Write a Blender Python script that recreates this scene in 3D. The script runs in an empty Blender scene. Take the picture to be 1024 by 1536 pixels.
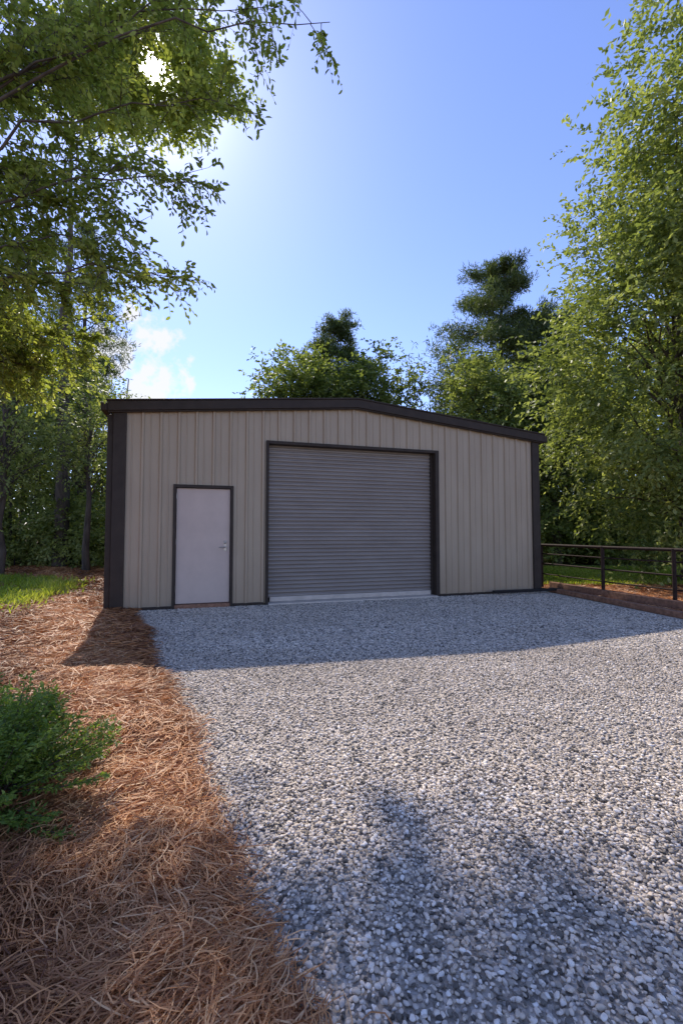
import bpy, math, numpy as np
from mathutils import Vector
R = np.random.default_rng(7)
sc = bpy.context.scene
COL = sc.collection
AZ=math.radians(23.5); EL=math.radians(44.5)
SUN=np.array([-math.sin(AZ)*math.cos(EL),math.cos(AZ)*math.cos(EL),math.sin(EL)])

# ---------------------------------------------------------------- helpers
def nrm(v):
    return v/np.maximum(np.linalg.norm(v, axis=-1, keepdims=True), 1e-9)

def mesh_np(name, verts, faces, mat=None, rnd=None, smooth=False):
    verts = np.asarray(verts, dtype=np.float32).reshape(-1, 3)
    faces = np.asarray(faces, dtype=np.int32)
    m, k = faces.shape
    me = bpy.data.meshes.new(name)
    me.vertices.add(len(verts)); me.vertices.foreach_set("co", verts.ravel())
    me.loops.add(m*k); me.loops.foreach_set("vertex_index", faces.ravel())
    me.polygons.add(m)
    me.polygons.foreach_set("loop_start", np.arange(0, m*k, k, dtype=np.int32))
    me.polygons.foreach_set("loop_total", np.full(m, k, dtype=np.int32))
    if smooth:
        me.polygons.foreach_set("use_smooth", np.ones(m, dtype=bool))
    me.update(calc_edges=True)
    if rnd is not None:
        a = me.attributes.new("rnd", 'FLOAT', 'FACE')
        a.data.foreach_set("value", np.asarray(rnd, dtype=np.float32))
    if mat: me.materials.append(mat)
    ob = bpy.data.objects.new(name, me); COL.objects.link(ob)
    return ob

def empty(name, loc=(0,0,0), rz=0):
    e = bpy.data.objects.new(name, None); COL.objects.link(e)
    e.location = loc; e.rotation_euler = (0,0,rz); return e

def box(name, x0,x1,y0,y1,z0,z1, mat, parent=None, bevel=0):
    v = [(x0,y0,z0),(x1,y0,z0),(x1,y1,z0),(x0,y1,z0),(x0,y0,z1),(x1,y0,z1),(x1,y1,z1),(x0,y1,z1)]
    f = [(3,2,1,0),(4,5,6,7),(0,1,5,4),(1,2,6,5),(2,3,7,6),(3,0,4,7)]
    me = bpy.data.meshes.new(name); me.from_pydata(v,[],f); me.materials.append(mat)
    ob = bpy.data.objects.new(name, me); COL.objects.link(ob)
    if parent: ob.parent = parent
    if bevel:
        b = ob.modifiers.new("bevel",'BEVEL'); b.width=bevel; b.segments=2
    return ob

def tube_arr(pts, rad, sides=7):
    pts = np.asarray(pts, float); rad = np.asarray(rad, float)
    n = len(pts)
    t = np.gradient(pts, axis=0); t = nrm(t)
    ref = np.tile([0.13,0.21,0.97],(n,1)); 
    par = np.abs((t*nrm(ref)).sum(1))>0.93
    ref[par] = [1,0.1,0]
    a = nrm(np.cross(t, ref)); b = np.cross(t, a)
    for i in range(1,n):
        a[i] = a[i-1]-t[i]*np.dot(a[i-1],t[i]); a[i]/=max(np.linalg.norm(a[i]),1e-9); b[i]=np.cross(t[i],a[i])
    th = np.linspace(0,2*np.pi,sides,endpoint=False)
    v = pts[:,None,:]+rad[:,None,None]*(np.cos(th)[None,:,None]*a[:,None,:]+np.sin(th)[None,:,None]*b[:,None,:])
    idx = np.arange(n*sides).reshape(n,sides)
    f = np.stack([idx[:-1], np.roll(idx,-1,1)[:-1], np.roll(idx,-1,1)[1:], idx[1:]],-1).reshape(-1,4)
    return v.reshape(-1,3), f

class Tubes:
    def __init__(s): s.v=[]; s.f=[]; s.n=0
    def add(s, pts, rad, sides=7):
        v,f = tube_arr(pts,rad,sides); s.v.append(v); s.f.append(f+s.n); s.n+=len(v)
    def obj(s, name, mat, parent=None):
        o = mesh_np(name, np.concatenate(s.v), np.concatenate(s.f), mat, smooth=True)
        if parent: o.parent = parent
        return o

def leaf_arr(p, d, L, W, rng, six=False):
    n = len(p)
    L = np.broadcast_to(L,(n,))[:,None]; W = np.broadcast_to(W,(n,))[:,None]
    up = nrm(rng.normal(size=(n,3))*0.75+np.array([0,0,1.0]))
    s = nrm(np.cross(d, up)); nn = np.cross(s, d)
    if six:
        bend = -0.12*L*nn
        v = np.stack([p, p+d*L*.28+s*W*.42+nn*W*.10, p+d*L*.66+s*W*.40+nn*W*.08, p+d*L+bend,
                      p+d*L*.66-s*W*.40+nn*W*.08, p+d*L*.28-s*W*.42+nn*W*.10],1)
    else:
        v = np.stack([p, p+d*L*.5+s*W*.5, p+d*L, p+d*L*.5-s*W*.5],1)
    return v

def leaves_obj(name, V, mat, rnd, parent=None):
    n,k,_ = V.shape
    f = np.arange(n*k).reshape(n,k)
    o = mesh_np(name, V.reshape(-1,3), f, mat, rnd)
    if parent: o.parent = parent
    return o

def sprays(base, d, ln, droop, m, L, W, rng, six=False, crnd=None):
    N = len(base)
    t = np.linspace(.12,1,m)[None,:,None]
    ln = np.broadcast_to(ln,(N,))[:,None,None]
    Z = np.array([0,0,1.0])
    P = base[:,None,:]+d[:,None,:]*ln*t - Z*droop*ln*t*t
    T = nrm(d[:,None,:]-2*droop*t*Z)
    side = nrm(np.cross(T, Z+1e-3))
    sg = np.where(np.arange(m)%2==0,1,-1)[None,:,None]
    D = nrm(T*.6+side*sg*.75+rng.normal(size=T.shape)*.42-Z*.15)
    Ls = L*(.65+.6*rng.random(N*m))
    V = leaf_arr(P.reshape(-1,3), D.reshape(-1,3), Ls, W*Ls/L, rng, six)
    base_r = crnd if crnd is not None else rng.random(N)
    r = np.clip(np.repeat(base_r,m)*.6+.4*rng.random(N*m),0,1)
    return V, r
def gap(V, r, rad):   # an opening in the canopy through which the low sun comes
    q=V.mean(1)-np.array([0,0,1.37]); k=q@SUN; dist=np.linalg.norm(q-k[:,None]*SUN,axis=1)
    m=dist>rad*k*(.25+1.3*np.random.default_rng(1).random(len(k))); return V[m],r[m]

# ---------------------------------------------------------------- materials
def newmat(name):
    m = bpy.data.materials.new(name); m.use_nodes=True
    nt = m.node_tree; b = nt.nodes["Principled BSDF"]
    return m, nt, b
def ramp(nt, stops, interp='LINEAR'):
    r = nt.nodes.new("ShaderNodeValToRGB"); cr = r.color_ramp; cr.interpolation=interp
    while len(cr.elements)<len(stops): cr.elements.new(0.5)
    for e,(p,c) in zip(cr.elements,stops):
        e.position=p; e.color=(*c,1)
    return r
def noise(nt, scale, detail=4, rough=.55, coord=None, sx=None):
    n = nt.nodes.new("ShaderNodeTexNoise"); n.inputs["Scale"].default_value=scale
    n.inputs["Detail"].default_value=detail; n.inputs["Roughness"].default_value=rough
    if coord is None:
        tc = nt.nodes.new("ShaderNodeTexCoord"); coord = tc.outputs["Object"]
    if sx:
        mp = nt.nodes.new("ShaderNodeMapping"); mp.inputs["Scale"].default_value=sx
        nt.links.new(coord, mp.inputs["Vector"]); coord = mp.outputs[0]
    nt.links.new(coord, n.inputs["Vector"]); return n
def bump(nt, b, h, strength=.3, dist=.01):
    bp = nt.nodes.new("ShaderNodeBump"); bp.inputs["Strength"].default_value=strength; bp.inputs["Distance"].default_value=dist
    nt.links.new(h, bp.inputs["Height"]); nt.links.new(bp.outputs[0], b.inputs["Normal"]); return bp
def mixc(nt, typ, fac, a, b):
    m = nt.nodes.new("ShaderNodeMix"); m.data_type='RGBA'; m.blend_type=typ
    def setp(sock, v):
        if hasattr(v,'is_linked') or hasattr(v,'links'): nt.links.new(v, sock)
        elif isinstance(v,(int,float)): sock.default_value=v
        else: sock.default_value=(*v,1)
    setp(m.inputs[0],fac); setp(m.inputs[6],a); setp(m.inputs[7],b)
    return m.outputs[2]

def leafmat(name, stops, trans=.42, tint=(1.25,1.35,.5)):
    m,nt,b = newmat(name)
    at = nt.nodes.new("ShaderNodeAttribute"); at.attribute_name="rnd"
    r = ramp(nt, stops); nt.links.new(at.outputs["Fac"], r.inputs[0])
    nt.links.new(r.outputs[0], b.inputs["Base Color"]); b.inputs["Roughness"].default_value=.5
    b.inputs["Specular IOR Level"].default_value=.35
    tr = nt.nodes.new("ShaderNodeBsdfTranslucent")
    tc = mixc(nt,'MULTIPLY',1.0,r.outputs[0],tint); nt.links.new(tc, tr.inputs[0])
    ms = nt.nodes.new("ShaderNodeMixShader"); ms.inputs[0].default_value=trans
    nt.links.new(b.outputs[0],ms.inputs[1]); nt.links.new(tr.outputs[0],ms.inputs[2])
    nt.links.new(ms.outputs[0], nt.nodes["Material Output"].inputs[0]); return m

LEAF_NEAR = leafmat("leaf_near",[(0,(.11,.14,.03)),(.5,(.24,.28,.065)),(1,(.46,.47,.14))],.56,(1.55,1.55,.75))
LEAF_MID  = leafmat("leaf_mid",[(0,(.055,.08,.022)),(.5,(.16,.195,.05)),(1,(.36,.385,.12))],.48,(1.45,1.5,.7))
LEAF_PALE = leafmat("leaf_pale",[(0,(.06,.085,.025)),(.45,(.21,.25,.07)),(1,(.52,.54,.21))],.48,(1.4,1.42,.75))
LEAF_DARK = leafmat("leaf_dark",[(0,(.035,.052,.016)),(.6,(.11,.14,.036)),(1,(.26,.29,.085))],.45,(1.45,1.45,.7))
PINE_M    = leafmat("pine_needles_green",[(0,(.04,.06,.02)),(.6,(.10,.13,.042)),(1,(.22,.25,.085))],.35,(1.35,1.4,.7))
SHRUB_M   = leafmat("shrub_leaf",[(0,(.07,.115,.022)),(.6,(.17,.26,.045)),(1,(.36,.46,.10))],.42,(1.4,1.4,.5))
GRASS_M   = leafmat("grass_blade",[(0,(.18,.24,.03)),(.5,(.30,.37,.05)),(1,(.48,.49,.13))],.5,(1.3,1.3,.5))
NEEDLE_M  = leafmat("straw_needle",[(0,(.15,.054,.021)),(.3,(.39,.165,.062)),(.7,(.66,.32,.125)),(1,(.88,.57,.29))],.15,(1.2,1.0,.8))

BARK,nt,b = newmat("bark")
n = noise(nt,9,6,.6,sx=(1,1,.25)); r = ramp(nt,[(.3,(.035,.026,.018)),(.7,(.15,.115,.085))]); nt.links.new(n.outputs[0],r.inputs[0])
nt.links.new(r.outputs[0],b.inputs["Base Color"]); b.inputs["Roughness"].default_value=.9; bump(nt,b,n.outputs[0],.8,.03)

WALL,nt,b = newmat("painted_metal_wall")
n = noise(nt,1.6,4,.55,sx=(1,1,.5)); r = ramp(nt,[(.25,(.395,.305,.205)),(.75,(.45,.352,.24))]); nt.links.new(n.outputs[0],r.inputs[0])
n2 = noise(nt,9,5,.65,sx=(1.0,1.0,.08))
r2 = ramp(nt,[(.35,(.84,.81,.78)),(.6,(1,1,1))]); nt.links.new(n2.outputs[0],r2.inputs[0])
c = mixc(nt,'MULTIPLY',.35,r.outputs[0],r2.outputs[0])
tc = nt.nodes.new("ShaderNodeTexCoord"); sp = nt.nodes.new("ShaderNodeSeparateXYZ"); nt.links.new(tc.outputs["Object"],sp.inputs[0])
mr = nt.nodes.new("ShaderNodeMapRange"); mr.inputs[1].default_value=0; mr.inputs[2].default_value=.9; mr.inputs[3].default_value=.6; mr.inputs[4].default_value=0
nt.links.new(sp.outputs[2],mr.inputs[0])
mm = nt.nodes.new("ShaderNodeMath"); mm.operation='MULTIPLY'; nt.links.new(mr.outputs[0],mm.inputs[0]); nt.links.new(n2.outputs[0],mm.inputs[1])
c = mixc(nt,'MIX',mm.outputs[0],c,(.34,.22,.135)); nt.links.new(c,b.inputs["Base Color"])
b.inputs["Roughness"].default_value=.42; b.inputs["Specular IOR Level"].default_value=.3

def paint(name,col,rough=.4,metal=0,var=.15,scale=6,spec=.3):
    m,nt,b = newmat(name)
    n = noise(nt,scale,5,.6)
    r = ramp(nt,[(.3,tuple(x*(1-var) for x in col)),(.7,tuple(min(1,x*(1+var)) for x in col))]); nt.links.new(n.outputs[0],r.inputs[0])
    nt.links.new(r.outputs[0],b.inputs["Base Color"]); b.inputs["Roughness"].default_value=rough; b.inputs["Metallic"].default_value=metal
    b.inputs["Specular IOR Level"].default_value=spec
    bump(nt,b,n.outputs[0],.08,.01); return m
TRIM = paint("dark_bronze_trim",(.052,.039,.030),.5,spec=.12)
ROOF = paint("roof_metal",(.06,.055,.05),.45)
DOORP = paint("door_paint",(.58,.455,.37),.5,0,.06,3,.2)
HANDLE = paint("satin_steel",(.36,.33,.30),.35,1)
CONC = paint("concrete",(.62,.53,.43),.85)
WOOD = paint("timber",(.27,.14,.085),.85,0,.45,14)
BLK  = paint("black_plastic",(.02,.018,.017),.5,spec=.2)
RUST = paint("rusty_steel_pipe",(.035,.020,.015),.7,0,.5,25,.15)
CLAY = paint("terracotta",(.42,.14,.06),.8)
CURT,nt,b = newmat("roller_curtain")
n = noise(nt,1.6,6,.65,sx=(.6,1,2.5)); r=ramp(nt,[(.3,(.235,.195,.162)),(.7,(.30,.255,.215))]); nt.links.new(n.outputs[0],r.inputs[0])
nt.links.new(r.outputs[0],b.inputs["Base Color"]); b.inputs["Roughness"].default_value=.38; b.inputs["Metallic"].default_value=.2; b.inputs["Specular IOR Level"].default_value=.4

def stonemat(name):
    m,nt,b = newmat(name)
    at = nt.nodes.new("ShaderNodeAttribute"); at.attribute_name="rnd"
    r = ramp(nt,[(0,(.09,.078,.066)),(.14,(.22,.195,.165)),(.30,(.50,.435,.36)),(.48,(.74,.62,.48)),(.60,(.52,.475,.43)),(.76,(.85,.73,.59)),(.92,(.88,.79,.68)),(1,(.95,.89,.80))])
    nt.links.new(at.outputs["Fac"],r.inputs[0])
    geo = nt.nodes.new("ShaderNodeNewGeometry")
    n = noise(nt,60,3,.6,geo.outputs["Position"]); r2=ramp(nt,[(.3,(.84,.84,.84)),(.7,(1.08,1.07,1.06))]); nt.links.new(n.outputs[0],r2.inputs[0])
    c = mixc(nt,'MULTIPLY',.8,r.outputs[0],r2.outputs[0])
    nb = noise(nt,.55,3,.6,geo.outputs["Position"],(1,2.2,1)); r3=ramp(nt,[(.35,(.90,.87,.83)),(.65,(1.06,1.04,1.01))]); nt.links.new(nb.outputs[0],r3.inputs[0])
    c = mixc(nt,'MULTIPLY',1,c,r3.outputs[0])
    nt.links.new(c,b.inputs["Base Color"]); b.inputs["Roughness"].default_value=.75; b.inputs["Specular IOR Level"].default_value=.2; bump(nt,b,n.outputs[0],.3,.004); return m
STONE = stonemat("gravel_stone")
BED,nt,b = newmat("gravel_bed")
vo = nt.nodes.new("ShaderNodeTexVoronoi"); vo.inputs["Scale"].default_value=55
geo = nt.nodes.new("ShaderNodeNewGeometry"); nt.links.new(geo.outputs["Position"],vo.inputs["Vector"])
sx = nt.nodes.new("ShaderNodeSeparateColor"); nt.links.new(vo.outputs["Color"],sx.inputs[0])
r = ramp(nt,[(0,(.26,.215,.17)),(.5,(.46,.39,.31)),(1,(.66,.57,.47))]); nt.links.new(sx.outputs[0],r.inputs[0])
nt.links.new(r.outputs[0],b.inputs["Base Color"]); b.inputs["Roughness"].default_value=.9
inv = nt.nodes.new("ShaderNodeMath"); inv.operation='SUBTRACT'; inv.inputs[0].default_value=1; nt.links.new(vo.outputs["Distance"],inv.inputs[1]); bump(nt,b,inv.outputs[0],.6,.01)

STRAW,nt,b = newmat("pine_straw_bed")
n = noise(nt,40,6,.7,sx=(1,.35,1)); r=ramp(nt,[(.3,(.10,.035,.014)),(.5,(.32,.13,.05)),(.72,(.58,.28,.12))]); nt.links.new(n.outputs[0],r.inputs[0])
nl = noise(nt,.9,3); r4=ramp(nt,[(.35,(.75,.7,.65)),(.65,(1.1,1.05,1))]); nt.links.new(nl.outputs[0],r4.inputs[0])
nt.links.new(mixc(nt,'MULTIPLY',1,r.outputs[0],r4.outputs[0]),b.inputs["Base Color"]); b.inputs["Roughness"].default_value=.9; bump(nt,b,n.outputs[0],.9,.03)

GROUND,nt,b = newmat("woodland_floor")
n = noise(nt,.25,6,.65); r=ramp(nt,[(.35,(.28,.14,.065)),(.5,(.20,.14,.055)),(.62,(.13,.16,.04))]); nt.links.new(n.outputs[0],r.inputs[0])
n2 = noise(nt,9,6,.7); r2=ramp(nt,[(.3,(.5,.5,.5)),(.7,(1.2,1.2,1.2))]); nt.links.new(n2.outputs[0],r2.inputs[0])
nt.links.new(mixc(nt,'MULTIPLY',1,r.outputs[0],r2.outputs[0]),b.inputs["Base Color"]); b.inputs["Roughness"].default_value=.95; bump(nt,b,n2.outputs[0],.8,.05)
LAWN,nt,b = newmat("lawn_soil")
n = noise(nt,6,6,.7); r=ramp(nt,[(.3,(.14,.18,.03)),(.7,(.28,.32,.08))]); nt.links.new(n.outputs[0],r.inputs[0])
nt.links.new(r.outputs[0],b.inputs["Base Color"]); b.inputs["Roughness"].default_value=.95

# ---------------------------------------------------------------- ground
TH = math.radians(17.5); CX,CY = math.cos(TH), math.sin(TH)
BX,BY = -3.95, 7.9
def fac_local(x,y):
    dx,dy = x-BX, y-BY
    return dx*CX+dy*CY, -dx*CY+dy*CX
def edge(y):
    y = np.asarray(y,float)
    return np.where(y<7.7, -3.5+.522*(7.7-y), -3.5-.315*(y-7.7))+.05*np.sin(y*2.3)+.03*np.sin(y*6.1+1)
def rightedge(y):
    return 4.72+(10.5-np.asarray(y,float))*.185

mesh_np("ground",[(-250,-250,0),(250,-250,0),(250,250,0),(-250,250,0)],[(0,1,2,3)],GROUND)
ys = np.concatenate([np.arange(-6,11,.25)])
gv=[];gf=[]
for i,y in enumerate(ys):
    gv += [(float(edge(y))-.1,y,.004),(float(rightedge(y))+.05,y,.004)]
    if i: gf.append((2*i-2,2*i-1,2*i+1,2*i))
gravel = mesh_np("gravel_bed_sheet",gv,gf,BED)

def icos(sub):
    import bmesh
    bm = bmesh.new(); bmesh.ops.create_icosphere(bm,subdivisions=sub,radius=1)
    v = np.array([x.co[:] for x in bm.verts]); f = np.array([[q.index for q in p.verts] for p in bm.faces]); bm.free(); return v,f
def stones(name, pts, size, sub, rng, parent, zs=(.40,.28), tl=.3):
    v,f = icos(sub); n=len(pts); K=8
    vs = []
    for k in range(K):
        q = v.copy()
        for _ in range(6):
            pn = nrm(rng.normal(size=3)); dd = .55+.28*rng.random()
            s = q@pn; q = q-np.maximum(s-dd,0)[:,None]*pn
        vs.append(q)
    vs = np.array(vs)[rng.integers(0,K,n)]
    sc3 = np.stack([.8+.6*rng.random(n), .65+.45*rng.random(n), zs[0]+zs[1]*rng.random(n)],1)*size[:,None]
    vs = vs*sc3[:,None,:]
    a = rng.random(n)*2*np.pi; til = rng.normal(size=n)*tl
    ca,sa,ct,st = np.cos(a),np.sin(a),np.cos(til),np.sin(til)
    x,y,z = vs[...,0],vs[...,1],vs[...,2]
    y,z = y*ct[:,None]-z*st[:,None], y*st[:,None]+z*ct[:,None]
    x,y = x*ca[:,None]-y*sa[:,None], x*sa[:,None]+y*ca[:,None]
    V = np.stack([x,y,z],-1)+pts[:,None,:]
    F = (f[None]+(np.arange(n)*len(v))[:,None,None]).reshape(-1,3)
    o = mesh_np(name, V.reshape(-1,3), F, STONE, np.repeat(rng.random(n),len(f)), smooth=False); o.parent=parent; return o
def scatter(x0,x1,y0,y1,d,rng):
    gx,gy = np.meshgrid(np.arange(x0,x1,d),np.arange(y0,y1,d)); p = np.stack([gx.ravel(),gy.ravel()],1)
    return p+(rng.random(p.shape)-.5)*d*1.3
def in_gravel(p, rng):
    x,y = p[:,0],p[:,1]; lx,ly = fac_local(x,y)
    return (x>edge(y)+.05*rng.normal(size=len(x))-.02)&(x<rightedge(y)-.05)&((ly<-.03)|(lx>9.05))
G = empty("gravel_driveway"); gravel.parent=G; gravel.name="bed"
p = scatter(-2.0,2.8,.8,2.7,.0150,R); p = p[in_gravel(p,R)&(np.abs(p[:,0])<p[:,1]*.8+.4)]
s = .0084*(.6+.9*R.random(len(p))**1.5); z = .007+.009*R.random(len(p))
stones("stones_near", np.column_stack([p,z]), s, 2, R, G, (.38,.30), .30)
p = scatter(-4.4,6.2,2.7,5.4,.018,R); p = p[in_gravel(p,R)&(np.abs(p[:,0])<p[:,1]*.8+.4)]
s = .0100*(.6+.9*R.random(len(p))**1.5); z = .006+.006*R.random(len(p))
stones("stones_mid", np.column_stack([p,z]), s, 1, R, G, (.30,.25), .22)
p = scatter(-4.4,6.2,5.4,11,.025,R); p = p[in_gravel(p,R)&(np.abs(p[:,0])<p[:,1]*.8+.4)]
s = .0138*(.6+.8*R.random(len(p))); z = .005+.004*R.random(len(p))
stones("stones_far", np.column_stack([p,z]), s, 1, R, G, (.20,.22), .14)

# pine straw
def sh(x,y):
    return .020*(np.sin(x*2.1+1.3*np.sin(y*1.1))+np.sin(y*2.9+x*1.3))+.012*(np.sin(x*7.3+y*3.1)+np.sin(y*8.7-x*4.1))+.045
def strawh(x,y):
    e = np.clip((edge(y)-x)/.25,0,1); return .008+e*sh(x,y)
S = empty("pine_straw_mulch")
ys = np.concatenate([np.arange(-4,8,.12),np.arange(8,25,.5)]); vs_ = np.concatenate([[0,.05,.1,.18,.26],np.arange(.4,5,.14),np.arange(5,13,.5)])
Y,Vv = np.meshgrid(ys,vs_,indexing='ij'); X = edge(Y)-Vv+.0
Zz = strawh(X,Y); idx = np.arange(X.size).reshape(X.shape)
F = np.stack([idx[:-1,:-1],idx[1:,:-1],idx[1:,1:],idx[:-1,1:]],-1).reshape(-1,4)
o = mesh_np("straw_bed",np.stack([X,Y,Zz],-1),F,STRAW,smooth=True); o.parent=S
def needles(name, p, ln, wd, rng, parent, hz=.035):
    n=len(p); a = rng.random(n)*2*np.pi + .0
    a = np.where(rng.random(n)<.6, 1.1*np.sin(p[:,0]*2.2+1)+1.4*np.sin(p[:,1]*1.9)+rng.normal(size=n)*.6, a)
    curv = rng.normal(size=n)*1.3; k=5; t = np.linspace(0,1,k)
    ang = a[:,None]+curv[:,None]*(t-.5)
    L = ln*(.6+.7*rng.random(n))
    st = L[:,None]/(k-1)
    px = p[:,0:1]+np.cumsum(np.cos(ang)*st,1)-np.cos(a)[:,None]*L[:,None]*.5; py = p[:,1:2]+np.cumsum(np.sin(ang)*st,1)-np.sin(a)[:,None]*L[:,None]*.5
    base = strawh(p[:,0],p[:,1])
    tilt = rng.normal(size=n)*.18
    pz = base[:,None]+.004+hz*rng.random(n)[:,None]**1.5+ (t-.5)*L[:,None]*tilt[:,None] + .25*L[:,None]*np.abs(tilt)[:,None]*(1-(2*t-1)**2)
    pz = np.maximum(pz,.012)
    C = np.stack([px,py,pz],-1)
    roll = rng.normal(size=n)*.6
    sx_ = np.stack([-np.sin(ang)*np.cos(roll)[:,None],np.cos(ang)*np.cos(roll)[:,None],np.sin(roll)[:,None]*np.ones(k)],-1)
    w = wd*np.array([.6,1,1,.85,.2])[None,:,None]*.5
    V = np.stack([C-sx_*w,C+sx_*w],2).reshape(n,2*k,3)
    fi = np.array([[2*i,2*i+1,2*i+3,2*i+2] for i in range(k-1)])
    F = (fi[None]+(np.arange(n)*2*k)[:,None,None]).reshape(-1,4)
    r = np.clip(rng.random(n)*.8+.2*np.sin(p[:,0]*3+p[:,1]*2),0,1)
    o = mesh_np(name,V.reshape(-1,3),F,NEEDLE_M,np.repeat(r,k-1)); o.parent=parent
def strawpts(y0,y1,dens,wmax,rng,over=.07):
    n = int((y1-y0)*wmax*dens); y = y0+(y1-y0)*rng.random(n); x = edge(y)-wmax*rng.random(n)+np.abs(rng.normal(size=n))*over
    m = np.abs(x)<y*.8+.7; return np.column_stack([x,y])[m]
needles("needles_near",strawpts(.8,2.6,11000,2.6,R),.155,.0045,R,S,.045)
needles("needles_mid",strawpts(2.6,5,5500,3.4,R),.17,.006,R,S)
needles("needles_far",strawpts(5,10,2200,4.2,R,.05),.2,.009,R,S)
p = strawpts(10,18,500,8,R,0); needles("needles_back",p,.25,.018,R,S)
p = np.column_stack([5.2+6*R.random(9000),7+5.6*R.random(9000)])
m = p[:,0]>rightedge(p[:,1])+.15
RS = empty("pine_straw_bed")
q = mesh_np("straw_sheet",[(4.9,11.9,.004),(6.2,4,.004),(13,4,.004),(13,12.4,.004)],[(0,1,2,3)],STRAW); q.parent=RS
_s=strawh; strawh = lambda x,y: np.full_like(x,.006)
needles("needles",p[m],.22,.014,R,RS); strawh=_s

# lawns
def grass(name, pts, h, w, rng, parent):
    n=len(pts); d = nrm(np.column_stack([rng.normal(size=(n,2))*.45,np.ones(n)]))
    V = leaf_arr(np.column_stack([pts,np.full(n,.01)]), d, h*(.5+.8*rng.random(n)), w, rng)
    leaves_obj(name,V,GRASS_M,np.clip(.5+.3*np.sin(pts[:,0]*1.7)+.3*rng.normal(size=n),0,1),parent)
LW = empty("grass_patch")
gp = np.array([[-5.5,7.0],[-5.7,8.4],[-5.9,9.6],[-6.6,11.4],[-8.2,12.6],[-10.5,13.3],[-13.5,13.0],[-13,9],[-11,7.2],[-8,6.6]])
v = [(x,y,.12) for x,y in (gp-gp.mean(0))*.93+gp.mean(0)]
me = bpy.data.meshes.new("soil"); me.from_pydata(v,[],[tuple(range(len(v)))]); me.materials.append(LAWN); o=bpy.data.objects.new("soil",me); COL.objects.link(o); o.parent=LW
def inpoly(p,poly):
    x,y=p[:,0],p[:,1]; c=np.zeros(len(p),bool); j=len(poly)-1
    for i in range(len(poly)):
        xi,yi=poly[i];xj,yj=poly[j]
        c ^= ((yi>y)!=(yj>y))&(x<(xj-xi)*(y-yi)/(yj-yi+1e-12)+xi); j=i
    return c
p = np.column_stack([-13.6+8.6*R.random(60000),6.4+7.4*R.random(60000)]); p=p[inpoly(p+R.normal(size=p.shape)*.22,gp)]
p=p[(np.sin(p[:,0]*3.1+p[:,1])*np.sin(p[:,1]*2.7-p[:,0])<.55)]
n=len(p); d=nrm(np.column_stack([R.normal(size=(n,2))*.7,np.ones(n)]))
leaves_obj("grass_blades",leaf_arr(np.column_stack([p,np.full(n,.09)]),d,.15*(.3+1.1*R.random(n)**1.5),.026,R),GRASS_M,np.clip(.45+.3*np.sin(p[:,0]*2.3+p[:,1])+.25*R.normal(size=n),0,1),LW)
LR = empty("lawn")
q = mesh_np("soil",[(5.0,12.2,.008),(24,11.4,.008),(24,19,.008),(2.5,19,.008)],[(0,1,2,3)],LAWN); q.parent=LR
p = np.column_stack([5.0+13*R.random(50000),11.7+6*R.random(50000)]); grass("grass_blades",p,.1,.025,R,LR)

# ---------------------------------------------------------------- building
B = empty("metal_workshop_building",(BX,BY,0),TH)
W=8.93; EZ=3.50; RZ=3.92; DEP=12.0
def rz(x): return EZ+(RZ-EZ)*(1-abs(x-W/2)/(W/2))
D0,D1,DT = 1.0,1.97,2.2
G0,G1,GT = 2.66,6.26,3.09
per=.305; prof=[]
x=0.09
while x<W:
    prof += [(x,0),(x+.018,.034),(x+.050,.034),(x+.068,0),(x+.155,0),(x+.160,.009),(x+.174,.009),(x+.179,0)]
    x+=per
prof=[(0,0)]+[q for q in prof if q[0]<W-.01]+[(W,0)]
def ph(x):
    return float(np.interp(x,[a for a,_ in prof],[b_ for _,b_ in prof]))
cuts=sorted(set([a for a,_ in prof]+[D0,D1,G0,G1,W/2]))
wv=[];wf=[]
for a,c_ in zip(cuts[:-1],cuts[1:]):
    mid=(a+c_)/2; zb=.03
    if D0<mid<D1: zb=DT
    if G0<mid<G1: zb=GT
    i=len(wv); wv+=[(a,-ph(a),zb),(c_,-ph(c_),zb),(c_,-ph(c_),rz(c_)),(a,-ph(a),rz(a))]; wf.append((i,i+1,i+2,i+3))
o=mesh_np("front_wall",wv,wf,WALL); o.parent=B
def sidewall(name,x,sg):
    wv=[];wf=[];y=.02
    pts=[(0.0,0)]
    while y<DEP-.3:
        pts+=[(y+.1,0),(y+.122,.032),(y+.15,.032),(y+.172,0)]; y+=per
    pts.append((DEP,0))
    for (a,h1),(c_,h2) in zip(pts[:-1],pts[1:]):
        i=len(wv); wv+=[(x+sg*h1,a,.03),(x+sg*h2,c_,.03),(x+sg*h2,c_,EZ),(x+sg*h1,a,EZ)]; wf.append((i,i+1,i+2,i+3))
    o=mesh_np(name,wv,wf,WALL); o.parent=B
sidewall("left_wall",0,-1); sidewall("right_wall",W,1)
v=[(0,DEP,.0),(W,DEP,0),(W,DEP,EZ),(W/2,DEP,RZ),(0,DEP,EZ)]
me=bpy.data.meshes.new("back_wall"); me.from_pydata(v,[],[(0,1,2,3,4)]); me.materials.append(WALL); o=bpy.data.objects.new("back_wall",me); COL.objects.link(o); o.parent=B
def section(name, prof2, y0, y1, mat, bevel=0):
    n=len(prof2); v=[(x,y0,z) for x,z in prof2]+[(x,y1,z) for x,z in prof2]
    f=[tuple(range(n)),tuple(range(2*n-1,n-1,-1))]+[(i,i+n,(i+1)%n+n,(i+1)%n) for i in range(n)]
    me=bpy.data.meshes.new(name); me.from_pydata(v,[],f); me.materials.append(mat); me.validate()
    o=bpy.data.objects.new(name,me); COL.objects.link(o); o.parent=B
    if bevel: b_=o.modifiers.new("b",'BEVEL'); b_.width=bevel; b_.segments=2
    return o
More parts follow.
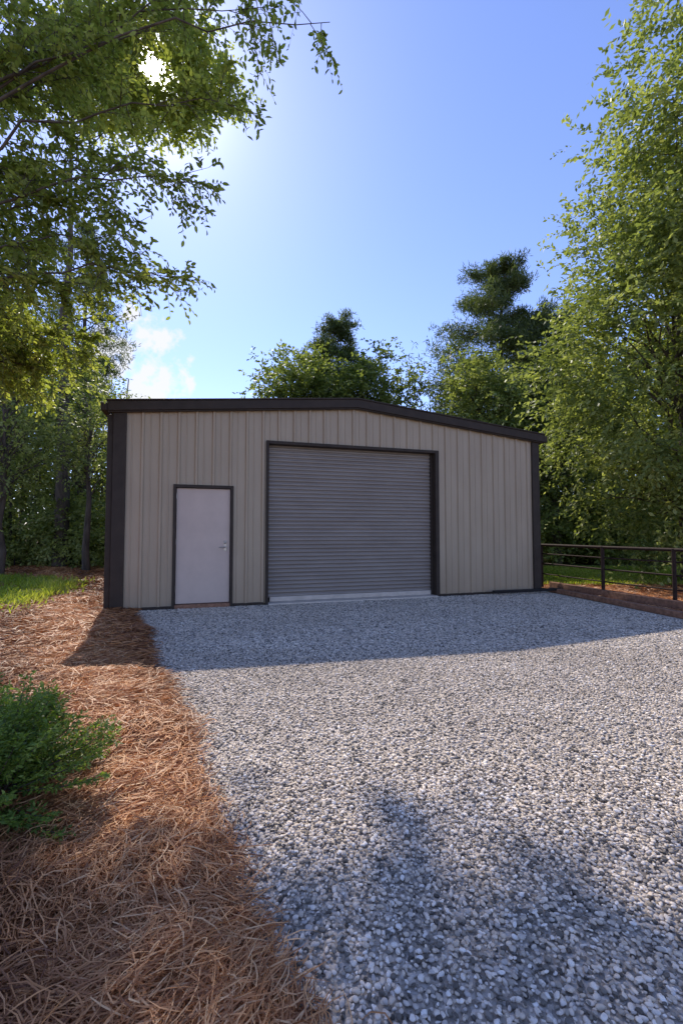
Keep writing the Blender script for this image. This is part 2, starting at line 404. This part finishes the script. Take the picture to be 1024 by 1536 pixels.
def gab(x0,x1,lo,hi):
    sl=(RZ-EZ)/(W/2)
    zl=lambda x: EZ+sl*(W/2-abs(x-W/2))
    return [(x0,zl(x0)+lo),(W/2,RZ+lo),(x1,zl(x1)+lo),(x1,zl(x1)+hi),(W/2,RZ+hi),(x0,zl(x0)+hi)]
section("roof_panels",gab(-.10,W+.10,.012,.165),-.08,DEP+.1,ROOF)
section("fascia_trim",gab(-.13,W+.13,-.005,.16),-.13,-.082,TRIM,.006)
section("fascia_drip_edge",gab(-.15,W+.15,.163,.19),-.15,.05,TRIM,.004)
section("fascia_lower_lip",gab(-.128,W+.128,-.030,-.008),-.10,-.045,TRIM,.003)
for nm,x0,x1 in (("left_gutter",-.24,-.135),("right_gutter",W+.135,W+.24)):
    box(nm,x0,x1,-.12,DEP,EZ-.02,EZ+.13,TRIM,B,.02)
box("left_corner_trim",-.045,.165,-.048,.12,.0,EZ-.02,TRIM,B,.006)
box("right_corner_trim",W-.15,W+.045,-.048,.12,.0,EZ-.02,TRIM,B,.006)
box("downspout",-.15,-.055,.02,.10,.05,EZ-.05,TRIM,B,.01)
for i,(a,c_) in enumerate(((.17,D0-.055),(D1+.055,G0-.075),(G1+.08,W-.155))):
    box("base_trim_%d"%(i+1),a,c_,-.040,.03,.0,.055,TRIM,B,.004)
box("door_jamb_left",D0-.045,D0+.005,-.045,.12,0,DT+.045,TRIM,B,.004)
box("door_jamb_right",D1-.005,D1+.045,-.045,.12,0,DT+.045,TRIM,B,.004)
box("door_head",D0+.006,D1-.006,-.044,.12,DT-.012,DT+.044,TRIM,B,.004)
box("door_leaf",D0+.012,D1-.012,.012,.06,.085,DT-.02,DOORP,B,.004)
box("door_threshold",D0+.006,D1-.006,-.06,.13,.0,.075,WOOD,B,.004)
hx=D1-.095
box("lock_plate",hx-.028,hx+.028,.002,.0115,1.03,1.22,HANDLE,B,.003)
T=Tubes(); T.add([(hx,.01,1.10),(hx,-.05,1.10)],[.012,.012],10); T.add([(hx+.01,-.048,1.10),(hx-.05,-.052,1.10),(hx-.115,-.045,1.097)],[.011,.010,.008],10)
T.add([(hx,.004,1.185),(hx,-.016,1.185),(hx,-.0165,1.185)],[.022,.020,.0005],14); T.obj("lever_handle",HANDLE,B)
T=Tubes()
for hz in (.3,1.15,1.98): T.add([(D0+.012,.004,hz),(D0+.012,.004,hz+.1)],[.008,.008],8)
T.obj("hinges",HANDLE,B)
box("garage_jamb_left",G0-.04,G0+.01,-.05,.18,0,GT+.055,TRIM,B,.004)
box("garage_jamb_right",G1-.01,G1+.075,-.05,.18,0,GT+.055,TRIM,B,.004)
box("garage_head",G0+.011,G1-.011,-.05,.18,GT-.005,GT+.054,TRIM,B,.004)
box("guide_left",G0+.0105,G0+.035,.10,.17,.03,GT-.006,TRIM,B)
box("guide_right",G1-.055,G1-.0105,.10,.17,.03,GT-.006,TRIM,B)
step=.078; z=.10
cv=[]
while z<GT-.0:
    for t,dy in ((0,0),(.10,.001),(.22,.018),(.40,.026),(.62,.026),(.80,.018),(.92,.001)):
        cv.append((z+t*step, -dy))
    z+=step
v=[];f=[]
for i,(z_,dy) in enumerate(cv):
    v+=[(G0+.03,.15+dy,z_),(G1-.03,.15+dy,z_)]
    if i: f.append((2*i-2,2*i-1,2*i+1,2*i))
o=mesh_np("roller_door_curtain",v,f,CURT); o.parent=B
box("roller_bottom_bar",G0+.06,G1-.06,.105,.165,.035,.125,paint("bottom_bar",(.52,.46,.40),.4,.3),B,.006)
box("garage_sill",G0+.012,G1-.012,-.12,.5,.0,.032,CONC,B,.004)
box("interior_back",.1,W-.1,.4,.45,.02,EZ-.05,BLK,B)
sv=[];sf=[]
vI,fI=icos(1)
for zrow in (.35,1.3,2.35,3.25):
    x=.09+.105
    while x<W-.2:
        if not(D0-.08<x<D1+.08 and zrow<DT+.1) and not(G0-.1<x<G1+.1 and zrow<GT+.1):
            sf.append(fI+len(sv)*len(vI)); sv.append(vI*.0075+np.array([x,-.002,zrow]))
        x+=per
o=mesh_np("wall_screws",np.concatenate(sv),np.concatenate(sf),WALL); o.parent=B

# ---------------------------------------------------------------- fence, timbers, pipe
Fn = empty("pipe_rail_fence")
T=Tubes()
line=[(5.05,11.5),(5.5,9.6),(5.98,8.2),(6.75,5.9),(7.6,3.4)]
for (x,y) in line: T.add([(x,y,0),(x,y,1.08)],[.036,.036],10)
for h,r_ in ((1.06,.032),(.84,.014),(.60,.018),(.34,.014)):
    T.add([(x,y,h) for x,y in line],[r_]*len(line),8)
x,y=line[0]
T.add([(x-.25,y+.1,1.0),(x-.2,y+.05,.6),(x-.12,y,.05)],[.024]*3,8); T.add([(x-.25,y+.1,1.0),(x-.1,y,1.05),(x,y,1.05)],[.024]*3,8)
T.obj("rails_and_posts",RUST,Fn)
def beam(name,pts,w,h,mat,z0=0):
    p=np.array(pts,float); t=nrm(np.gradient(p,axis=0)); nn=np.column_stack([-t[:,1],t[:,0]])*w/2
    v=[]
    for i in range(len(p)):
        a=p[i]+nn[i]; c_=p[i]-nn[i]
        v+=[(a[0],a[1],z0),(c_[0],c_[1],z0),(c_[0],c_[1],z0+h),(a[0],a[1],z0+h)]
    f=[(0,1,2,3),tuple(len(v)-4+i for i in (3,2,1,0))]
    for i in range(len(p)-1):
        for j in range(4): f.append((4*i+j,4*i+4+j,4*i+4+(j+1)%4,4*i+(j+1)%4))
    me=bpy.data.meshes.new(name); me.from_pydata(v,[],f); me.materials.append(mat); o=bpy.data.objects.new(name,me); COL.objects.link(o)
    b_=o.modifiers.new("b",'BEVEL'); b_.width=.01; b_.segments=2; return o
beam("timber_edging",[(4.85,10.6),(5.5,7.1),(6.08,4.0)],.12,.10,WOOD)
beam("timber_edging",[(5.15,11.2),(5.72,8.6),(6.4,6.4),(7.2,4.0)],.14,.17,WOOD)
beam("drain_channel",[(3.30,9.93),(4.1,10.15),(4.95,10.38)],.10,.05,BLK,.06).name="black_drain_channel"
P=empty("clay_pot",(-11.0,14.6,0))
T=Tubes(); T.add([(0,0,0),(0,0,.02),(0,0,.26),(0,0,.27),(0,0,.33),(0,0,.33),(0,0,.29)],[.001,.11,.16,.185,.19,.16,.15],18); T.obj("pot_body",CLAY,P)

# ---------------------------------------------------------------- trees
def clumps(c, rad, n, rng, bias=.5):
    d = nrm(rng.normal(size=(n,3))); u = rng.random(n)
    r = bias+(1-bias)*u**.6
    lob = 1+.16*np.sin(3*np.arctan2(d[:,1],d[:,0])+rng.random()*6)+.12*np.sin(5*d[:,2]+3*d[:,0]+rng.random()*6)
    return np.array(c)+d*(r*lob)[:,None]*np.array(rad), d
def limb(T, a, b_, r0, r1, rng, sag=.1, n=6, sides=6, jit=.03):
    a=np.array(a,float); b_=np.array(b_,float); t=np.linspace(0,1,n)[:,None]; L=np.linalg.norm(b_-a)
    p=a+(b_-a)*t; p[:,2]+=(np.sin(t[:,0]*np.pi)*sag*L); p[1:-1]+=rng.normal(size=(n-2,3))*jit*L
    T.add(p, r0+(r1-r0)*t[:,0]**.7, sides); return p
def leafy_tree(name, base, H, crown, n, cr, tw, m, L, Wd, mat, seed, droop=.3, tr=.15, tlen=.8, bias=.45, lean=(0,0), out=.6, nl=60, hole=0):
    rng=np.random.default_rng(seed); E=empty(name); T=Tubes()
    c,rad=crown; bx,by=base
    k=9; t=np.linspace(0,1,k); tp=np.column_stack([bx+lean[0]*t**1.5,by+lean[1]*t**1.5,H*.93*t]); tp[1:-1,:2]+=rng.normal(size=(k-2,2))*.05*tr/.15
    T.add(tp, tr*(1.35*(1-t)**1.6*.35+ .9*(1-t)+.08), 9)
    C,d=clumps(c,rad,n,rng,bias)
    C=C[C[:,2]>.4]; n=len(C)
    for q in C[:min(n,nl)]:
        f=np.clip((q[2]-rad[2]*.45)/(H*.93),.18,.95); a=[np.interp(f,t,tp[:,i]) for i in range(3)]
        limb(T,a,q,tr*.35*(1.1-f)+.012,.008,rng,.06,6,5)
    cid=rng.integers(0,n,n*tw); bs=C[cid]+rng.normal(size=(n*tw,3))*cr*np.array([1,1,.6])
    outd=nrm(C[cid]-np.array(c)); dd=nrm(outd*out+rng.normal(size=bs.shape)*.6+np.array([0,0,.1]))
    cr_=rng.random(n)[cid]*.7+.3*rng.random(n*tw)
    V,r=sprays(bs,dd,tlen*(.5+.8*rng.random(n*tw)),droop,m,L,Wd,rng,crnd=cr_)
    if hole: V,r=gap(V,r,hole)
    leaves_obj("crown_leaves",V,mat,r,E); T.obj("trunk_and_limbs",BARK,E); return E
def pine_tree(name, base, H, h0, rad, seed, whorls=16, L=.30, dens=1.0, lean=0, up=.22, mat=None, prof=.45):
    rng=np.random.default_rng(seed); E=empty(name); T=Tubes(); bx,by=base
    t=np.linspace(0,1,9); T.add(np.column_stack([bx+lean*t,np.full(9,by),H*t]),.19*(1-t)*H/13+.02,9)
    P=[];D=[];Cr=[]
    for i in range(whorls):
        f=i/(whorls-1); h=h0+(H-h0)*f**.9
        R_=rad*((1-f)**prof*.85+.17)*(.70+.5*rng.random())
        if f<.2: R_*=.8
        nb=rng.integers(4,7)
        a0=rng.random()*6
        for j in range(nb):
            a=a0+j*2*np.pi/nb+rng.normal()*.35; rr=R_*(.5+.6*rng.random())
            s=np.array([bx+lean*h/H,by,h]); e=s+np.array([np.cos(a)*rr,np.sin(a)*rr,rr*up+rng.normal()*.35])
            limb(T,s,e,.05,.012,rng,-.05,6,5)
            nt_=int(34*dens*(rr/rad+.3))
            cb=rng.random()
            u=.35+.7*rng.random(nt_)**.7
            q=s+(e-s)*u[:,None]+rng.normal(size=(nt_,3))*np.array([.32,.32,.17])*max(rr,.8)*.5
            P.append(q); D.append(nrm((e-s)/max(rr,.1)*.4+np.array([0,0,.6])+rng.normal(size=(nt_,3))*.5)); Cr.append(np.clip(cb*.7+.3*rng.random(nt_),0,1))
    P=np.concatenate(P);D=np.concatenate(D);Cr=np.concatenate(Cr); m=12
    PP=np.repeat(P,m,0)+rng.normal(size=(len(P)*m,3))*.09; DD=nrm(np.repeat(D,m,0)*.45+rng.normal(size=PP.shape)*.7)
    V=leaf_arr(PP,DD,L*(.7+.5*rng.random(len(PP))),.042,rng)
    leaves_obj("crown_needles",V,mat or PINE_M,np.clip(np.repeat(Cr,m)*.7+.3*rng.random(len(PP)),0,1),E); T.obj("trunk_and_limbs",BARK,E); return E

def fore_tree():
    rng=np.random.default_rng(21); E=empty("deciduous_tree"); T=Tubes()
    k=10;t=np.linspace(0,1,k); tp=np.column_stack([-6.0+.5*t,5.0+.3*t,10.5*t]); T.add(tp,.2*(1-t)+.04,10)
    tips=[((-1.52,5.75,7.05),1.0),((-1.85,5.85,6.05),.9),((-2.2,5.9,4.75),1.0),((-1.25,5.7,8.3),1.0),((-.15,5.6,8.0),.28),((-3.4,6.3,4.85),1.2),((-4.0,6.9,4.3),1.5),
          ((-2.75,6.2,6.5),.7),((-3.9,6.2,8.7),1.5),((-4.2,6.2,7.9),1.5),((-4.5,6.3,6.6),1.5),((-4.6,6.8,5.7),1.5),((-4.9,6.8,4.6),1.5),((-2.3,5.7,8.3),1.1),
          ((-2.75,5.9,5.3),.9),((-3.3,6.0,5.9),1.0),((-3.2,6.4,8.1),1.1),((-5.2,7.4,3.8),1.4),((-3.6,7.0,7.2),1.0),((-1.9,6.3,9.0),1.1),((-2.2,5.6,7.9),.5),
          ((-4.5,7.2,3.9),1.2),((-5.3,7.2,5.4),1.2)]
    B_=[];D_=[];L_=[]
    for tip,dn in tips:
        tip=np.array(tip); h=np.clip(tip[2]*.55+.8,2.2,8.5); f=h/10.5
        a=np.array([np.interp(f,t,tp[:,i]) for i in range(3)])
        p=limb(T,a,tip,.032,.004,rng,.12,12,6,.010)
        ns=int(26*dn)
        for s in range(ns):
            u=.30+.70*rng.random()**.8
            if dn<.3: u=.72+.28*rng.random()
            q=np.array([np.interp(u,np.linspace(0,1,12),p[:,i]) for i in range(3)])
            ax=nrm(tip-a); dv=nrm(ax*.6+rng.normal(size=3)*.6+np.array([0,0,-.1])); ln=(.35+.5*rng.random())*(1.1-.45*u)
            e=q+dv*ln+np.array([0,0,-.25*ln]); 
            T.add([q,(q+e)/2+np.array([0,0,.06*ln]),e],[.006,.0045,.002],4)
            for w in range(6):
                uu=.2+.8*rng.random(); B_.append(q+(e-q)*uu); dw=nrm(dv*.8+rng.normal(size=3)*.65); D_.append(dw); L_.append(.14+.2*rng.random())
    B_=np.array(B_);D_=np.array(D_);L_=np.array(L_)
    V,r=sprays(B_,D_,L_,.35,8,.082,.043,rng,six=True)
    V,r=gap(V,r,.036)
    for b0,d0,l0 in zip(B_,D_,L_):
        tt=np.array([0,.5,1])[:,None]; T.add(b0+d0*l0*tt-np.array([0,0,1])*.35*l0*tt*tt,[.003,.0022,.0012],3)
    leaves_obj("crown_leaves",V,LEAF_NEAR,r,E); T.obj("trunk_and_limbs",BARK,E)
fore_tree()

leafy_tree("tall_hardwood_tree",(-10.8,17.5),21.5,((-7.9,17.0,19.3),(3.8,1.55,1.95)),150,.38,14,11,.20,.12,LEAF_NEAR,3,tr=.2,tlen=.8,bias=.12,nl=40,hole=.034)
leafy_tree("young_tree",(-8.5,15.2),7.2,((-8.4,15.2,5.0),(1.4,1.3,2.0)),36,.35,12,10,.12,.06,LEAF_PALE,5,tr=.09,tlen=.6,bias=.2)
leafy_tree("young_tree",(-10.2,13.6),7.0,((-10.4,13.6,4.4),(1.8,1.6,2.4)),50,.4,13,10,.12,.06,LEAF_PALE,6,tr=.09,tlen=.7,bias=.2)
leafy_tree("hardwood_tree",(-13.5,18),12,((-13.5,18,7.5),(3.2,2.6,4.6)),90,.6,14,10,.17,.08,LEAF_MID,8,tr=.16,tlen=.9,bias=.3)
leafy_tree("hardwood_tree",(-11.6,20.5),8.5,((-11.7,20.5,5.2),(2.3,2.1,3.2)),60,.55,14,10,.18,.085,LEAF_MID,9,tr=.14,tlen=.9,bias=.3)
leafy_tree("hardwood_tree",(-17,21),14,((-17,21,8.3),(3.5,3,5.2)),80,.65,14,9,.2,.1,LEAF_DARK,10,tr=.18,tlen=1,bias=.3)
pine_tree("pine_tree",(-15.0,26),19,7,3.2,31,14)
# behind the building
leafy_tree("oak_tree",(-2.1,22),10.6,((-2.1,22,7.5),(2.3,2.2,2.9)),120,.45,18,10,.19,.10,LEAF_MID,11,tr=.2,tlen=.75,bias=.25)
leafy_tree("oak_tree",(1.4,22.5),10.8,((1.5,22.5,7.4),(2.1,2.0,2.9)),115,.45,18,10,.19,.10,LEAF_MID,12,tr=.2,tlen=.75,bias=.25)
pine_tree("pine_tree",(-.2,25.0),13.2,6,2.9,32,13,dens=1.6,prof=.5)
pine_tree("pine_tree",(8.6,24.0),15.6,4.5,4.4,33,17,dens=2.3,prof=.52)
pine_tree("pine_tree",(11.3,24.5),13.2,4,3.2,34,14,dens=1.9,prof=.5)
leafy_tree("hardwood_tree",(6.0,20),9.4,((6.0,20,6.4),(1.9,1.8,3.0)),115,.42,18,10,.17,.09,LEAF_PALE,13,tr=.15,tlen=.7,bias=.25)
leafy_tree("hardwood_tree",(9.2,19.5),8.5,((9.2,19.5,5.2),(1.9,1.8,3.2)),75,.5,15,10,.17,.09,LEAF_DARK,14,tr=.15,tlen=.8,bias=.3)
# right-hand trees
leafy_tree("feathery_tree",(9.4,12.2),12.5,((9.3,12.0,6.3),(3.4,2.6,5.8)),340,.40,19,12,.15,.07,LEAF_PALE,15,droop=.3,tr=.2,tlen=.8,bias=.5,out=.8)
leafy_tree("feathery_tree",(11.0,10.4),15.5,((10.6,10.3,9.6),(3.3,2.4,5.8)),250,.40,19,12,.15,.07,LEAF_PALE,16,droop=.3,tr=.2,tlen=.8,bias=.5,out=.8)

def mass(name, pos, mat, seed, L, Wd, tlen, trunks=True):
    rng=np.random.default_rng(seed); E=empty(name); T=Tubes(); VV=[];RR=[]
    for (x,y,H,rx) in pos:
        n=26; C,d=clumps((x,y,H*.55),(rx,rx*.9,H*.47),n,rng,.4); cid=rng.integers(0,n,n*13)
        bs=C[cid]+rng.normal(size=(len(cid),3))*rx*.16; dd=nrm(d[cid]*.6+rng.normal(size=bs.shape)*.6)
        V,r=sprays(bs,dd,tlen*(.5+.8*rng.random(len(bs))),.3,7,L,Wd,rng,crnd=np.clip(rng.random()*.5+.5*rng.random(n)[cid],0,1)); VV.append(V);RR.append(r)
        if trunks: T.add([(x,y,0),(x+rng.normal()*.15,y,H*.45),(x+rng.normal()*.3,y,H*.9)],[.06+.008*H,.04+.006*H,.02],6)
        else: T.add([(x,y,0),(x,y,H*.5)],[.03,.01],5)
    leaves_obj("foliage",np.concatenate(VV),mat,np.concatenate(RR),E); T.obj("trunks",BARK,E)
rg=np.random.default_rng(77)
pos=[]
for i in range(70):
    x=-46+92*i/69+rg.normal()*.6; y=33+rg.random()*9; H=9.0+2.5*rg.random(); 
    if x<-9: y=27+rg.random()*9; H=10+3.5*rg.random()
    if -.52<x/y<-.26: H=7.0+1.5*rg.random()
    if x>12: y=24+rg.random()*10; H=10+5*rg.random()
    pos.append((x,y,H,2.3+rg.random()))
mass("distant_tree_line",pos,LEAF_MID,50,.42,.24,1.3)
pos=[(-18+12.0*rg.random(),17+6*rg.random(),1.4+1.8*rg.random(),.9+.5*rg.random()) for _ in range(38)]
pos+=[(5.8+16*rg.random(),18.5+5*rg.random(),1.8+2.6*rg.random(),1.1+.5*rg.random()) for _ in range(40)]
pos=[q for q in pos if not(q[0]>-7.5 and q[0]<0)]
mass("undergrowth",pos,LEAF_PALE,51,.16,.09,.6,False)
rg2=np.random.default_rng(5)
T=Tubes()
E=empty("woodland_saplings")
for _ in range(34):
    x=-18+11*rg2.random(); y=17.5+9*rg2.random()
    if x/y>-.47: continue
    h=5+4*rg2.random(); T.add([(x,y,0),(x+rg2.normal()*.15,y,h*.5),(x+rg2.normal()*.3,y,h)],[.05+.05*rg2.random(),.05,.02],6)
T.obj("stems",BARK,E)

def shrub():
    rng=np.random.default_rng(4); E=empty("evergreen_shrub"); T=Tubes(); c=np.array([-1.76,2.28,.06]); B_=[];D_=[];L_=[]
    for i in range(180):
        a=rng.random()*2*np.pi; el=rng.random()**.8*1.25+.1
        d=np.array([np.cos(a)*np.cos(el),np.sin(a)*np.cos(el),np.sin(el)]); ln=(.38+.30*rng.random())*(1.0-.08*np.sin(el))
        s=c+np.array([np.cos(a),np.sin(a),0])*.08*rng.random(); tt=np.linspace(0,1,6)[:,None]
        p=s+d*ln*tt+np.array([0,0,1])*(-.10*ln*np.sin(np.pi*tt*.5)**2*np.cos(el)*2)
        T.add(p,np.linspace(.006,.0015,6),4)
        side=nrm(np.cross(d,rng.normal(size=3)*.4+np.array([0,0,1])))
        for u in np.linspace(.2,1,15):
            q=np.array([np.interp(u,tt[:,0],p[:,k]) for k in range(3)])
            for sg in (-1,1):
                B_.append(q); D_.append(nrm(d*.95+side*sg*.65+rng.normal(size=3)*.12)); L_.append(.11*(1.15-u*.6)*(.7+.5*rng.random()))
    V,r=sprays(np.array(B_),np.array(D_),np.array(L_),.1,8,.03,.011,rng)
    leaves_obj("sprays",V,SHRUB_M,r,E); T.obj("stems",BARK,E)
shrub()

# ---------------------------------------------------------------- light
sd=Vector(SUN)
ld=bpy.data.lights.new("sun",'SUN'); ld.energy=5.0; ld.angle=math.radians(.53); ld.color=(1,.92,.81)
lo=bpy.data.objects.new("sun",ld); COL.objects.link(lo); lo.rotation_euler=sd.to_track_quat('Z','Y').to_euler(); lo.location=(-8,18,20)
w=bpy.data.worlds.new("World"); sc.world=w; w.use_nodes=True; nt=w.node_tree; bg=nt.nodes["Background"]
sky=nt.nodes.new("ShaderNodeTexSky"); sky.sky_type='NISHITA'; sky.sun_disc=False; sky.sun_elevation=EL; sky.sun_rotation=-AZ
sky.air_density=1.0; sky.dust_density=.1; sky.ozone_density=2.2
bg.inputs[1].default_value=.15
tc=nt.nodes.new("ShaderNodeTexCoord"); nz=nt.nodes.new("ShaderNodeVectorMath"); nz.operation='NORMALIZE'; nt.links.new(tc.outputs["Generated"],nz.inputs[0])
def dotp(v):
    d=nt.nodes.new("ShaderNodeVectorMath"); d.operation='DOT_PRODUCT'; nt.links.new(nz.outputs[0],d.inputs[0]); d.inputs[1].default_value=v; return d.outputs["Value"]
def mth(op,a,b_=None):
    m=nt.nodes.new("ShaderNodeMath"); m.operation=op
    for i,q in enumerate((a,b_)):
        if q is None: continue
        if isinstance(q,(int,float)): m.inputs[i].default_value=q
        else: nt.links.new(q,m.inputs[i])
    return m.outputs[0]
ds=mth('MAXIMUM',dotp(sd),0)
core=mth('MULTIPLY',mth('POWER',ds,3500),160)
h1=mth('MULTIPLY',mth('POWER',ds,200),4.5)
h2=mth('MULTIPLY',mth('POWER',ds,24),1.1)
gl=mth('ADD',mth('ADD',core,h1),h2)
cg=nt.nodes.new("ShaderNodeCombineColor")
nt.links.new(gl,cg.inputs[0]); nt.links.new(mth('MULTIPLY',gl,.97),cg.inputs[1]); nt.links.new(mth('MULTIPLY',gl,.9),cg.inputs[2])
skt=mixc(nt,'MULTIPLY',1.0,sky.outputs[0],(1.40,1.33,1.70))
skyc=mixc(nt,'ADD',1.0,skt,cg.outputs[0])
cd=Vector((-.425,.90,.325)).normalized()
dm=dotp(cd); mk=nt.nodes.new("ShaderNodeMapRange"); mk.inputs[1].default_value=.9885; mk.inputs[2].default_value=.9985; nt.links.new(dm,mk.inputs[0])
nn=nt.nodes.new("ShaderNodeTexNoise"); nn.inputs["Scale"].default_value=22; nn.inputs["Detail"].default_value=8; nn.inputs["Roughness"].default_value=.55; nt.links.new(nz.outputs[0],nn.inputs["Vector"])
cl=nt.nodes.new("ShaderNodeMapRange"); cl.inputs[1].default_value=.70; cl.inputs[2].default_value=.82; nt.links.new(mth('ADD',nn.outputs[0],mth('MULTIPLY',mk.outputs[0],.32)),cl.inputs[0])
clm=mth('MULTIPLY',mth('MULTIPLY',cl.outputs[0],.92),mth('MINIMUM',mth('MULTIPLY',mk.outputs[0],3),1))
skyc=mixc(nt,'MIX',clm,skyc,(6.5,6.5,6.7))
nt.links.new(skyc,bg.inputs[0])

# ---------------------------------------------------------------- camera
cam=bpy.data.cameras.new("camera"); co=bpy.data.objects.new("camera",cam); COL.objects.link(co); sc.camera=co
co.location=(0,0,1.37); co.rotation_euler=(math.radians(90+2.6),0,0)
cam.sensor_fit='VERTICAL'; cam.sensor_height=36; cam.lens=15.94; cam.clip_start=.05; cam.clip_end=1500
sc.view_settings.view_transform='Standard'; sc.view_settings.look='None'; sc.view_settings.exposure=0
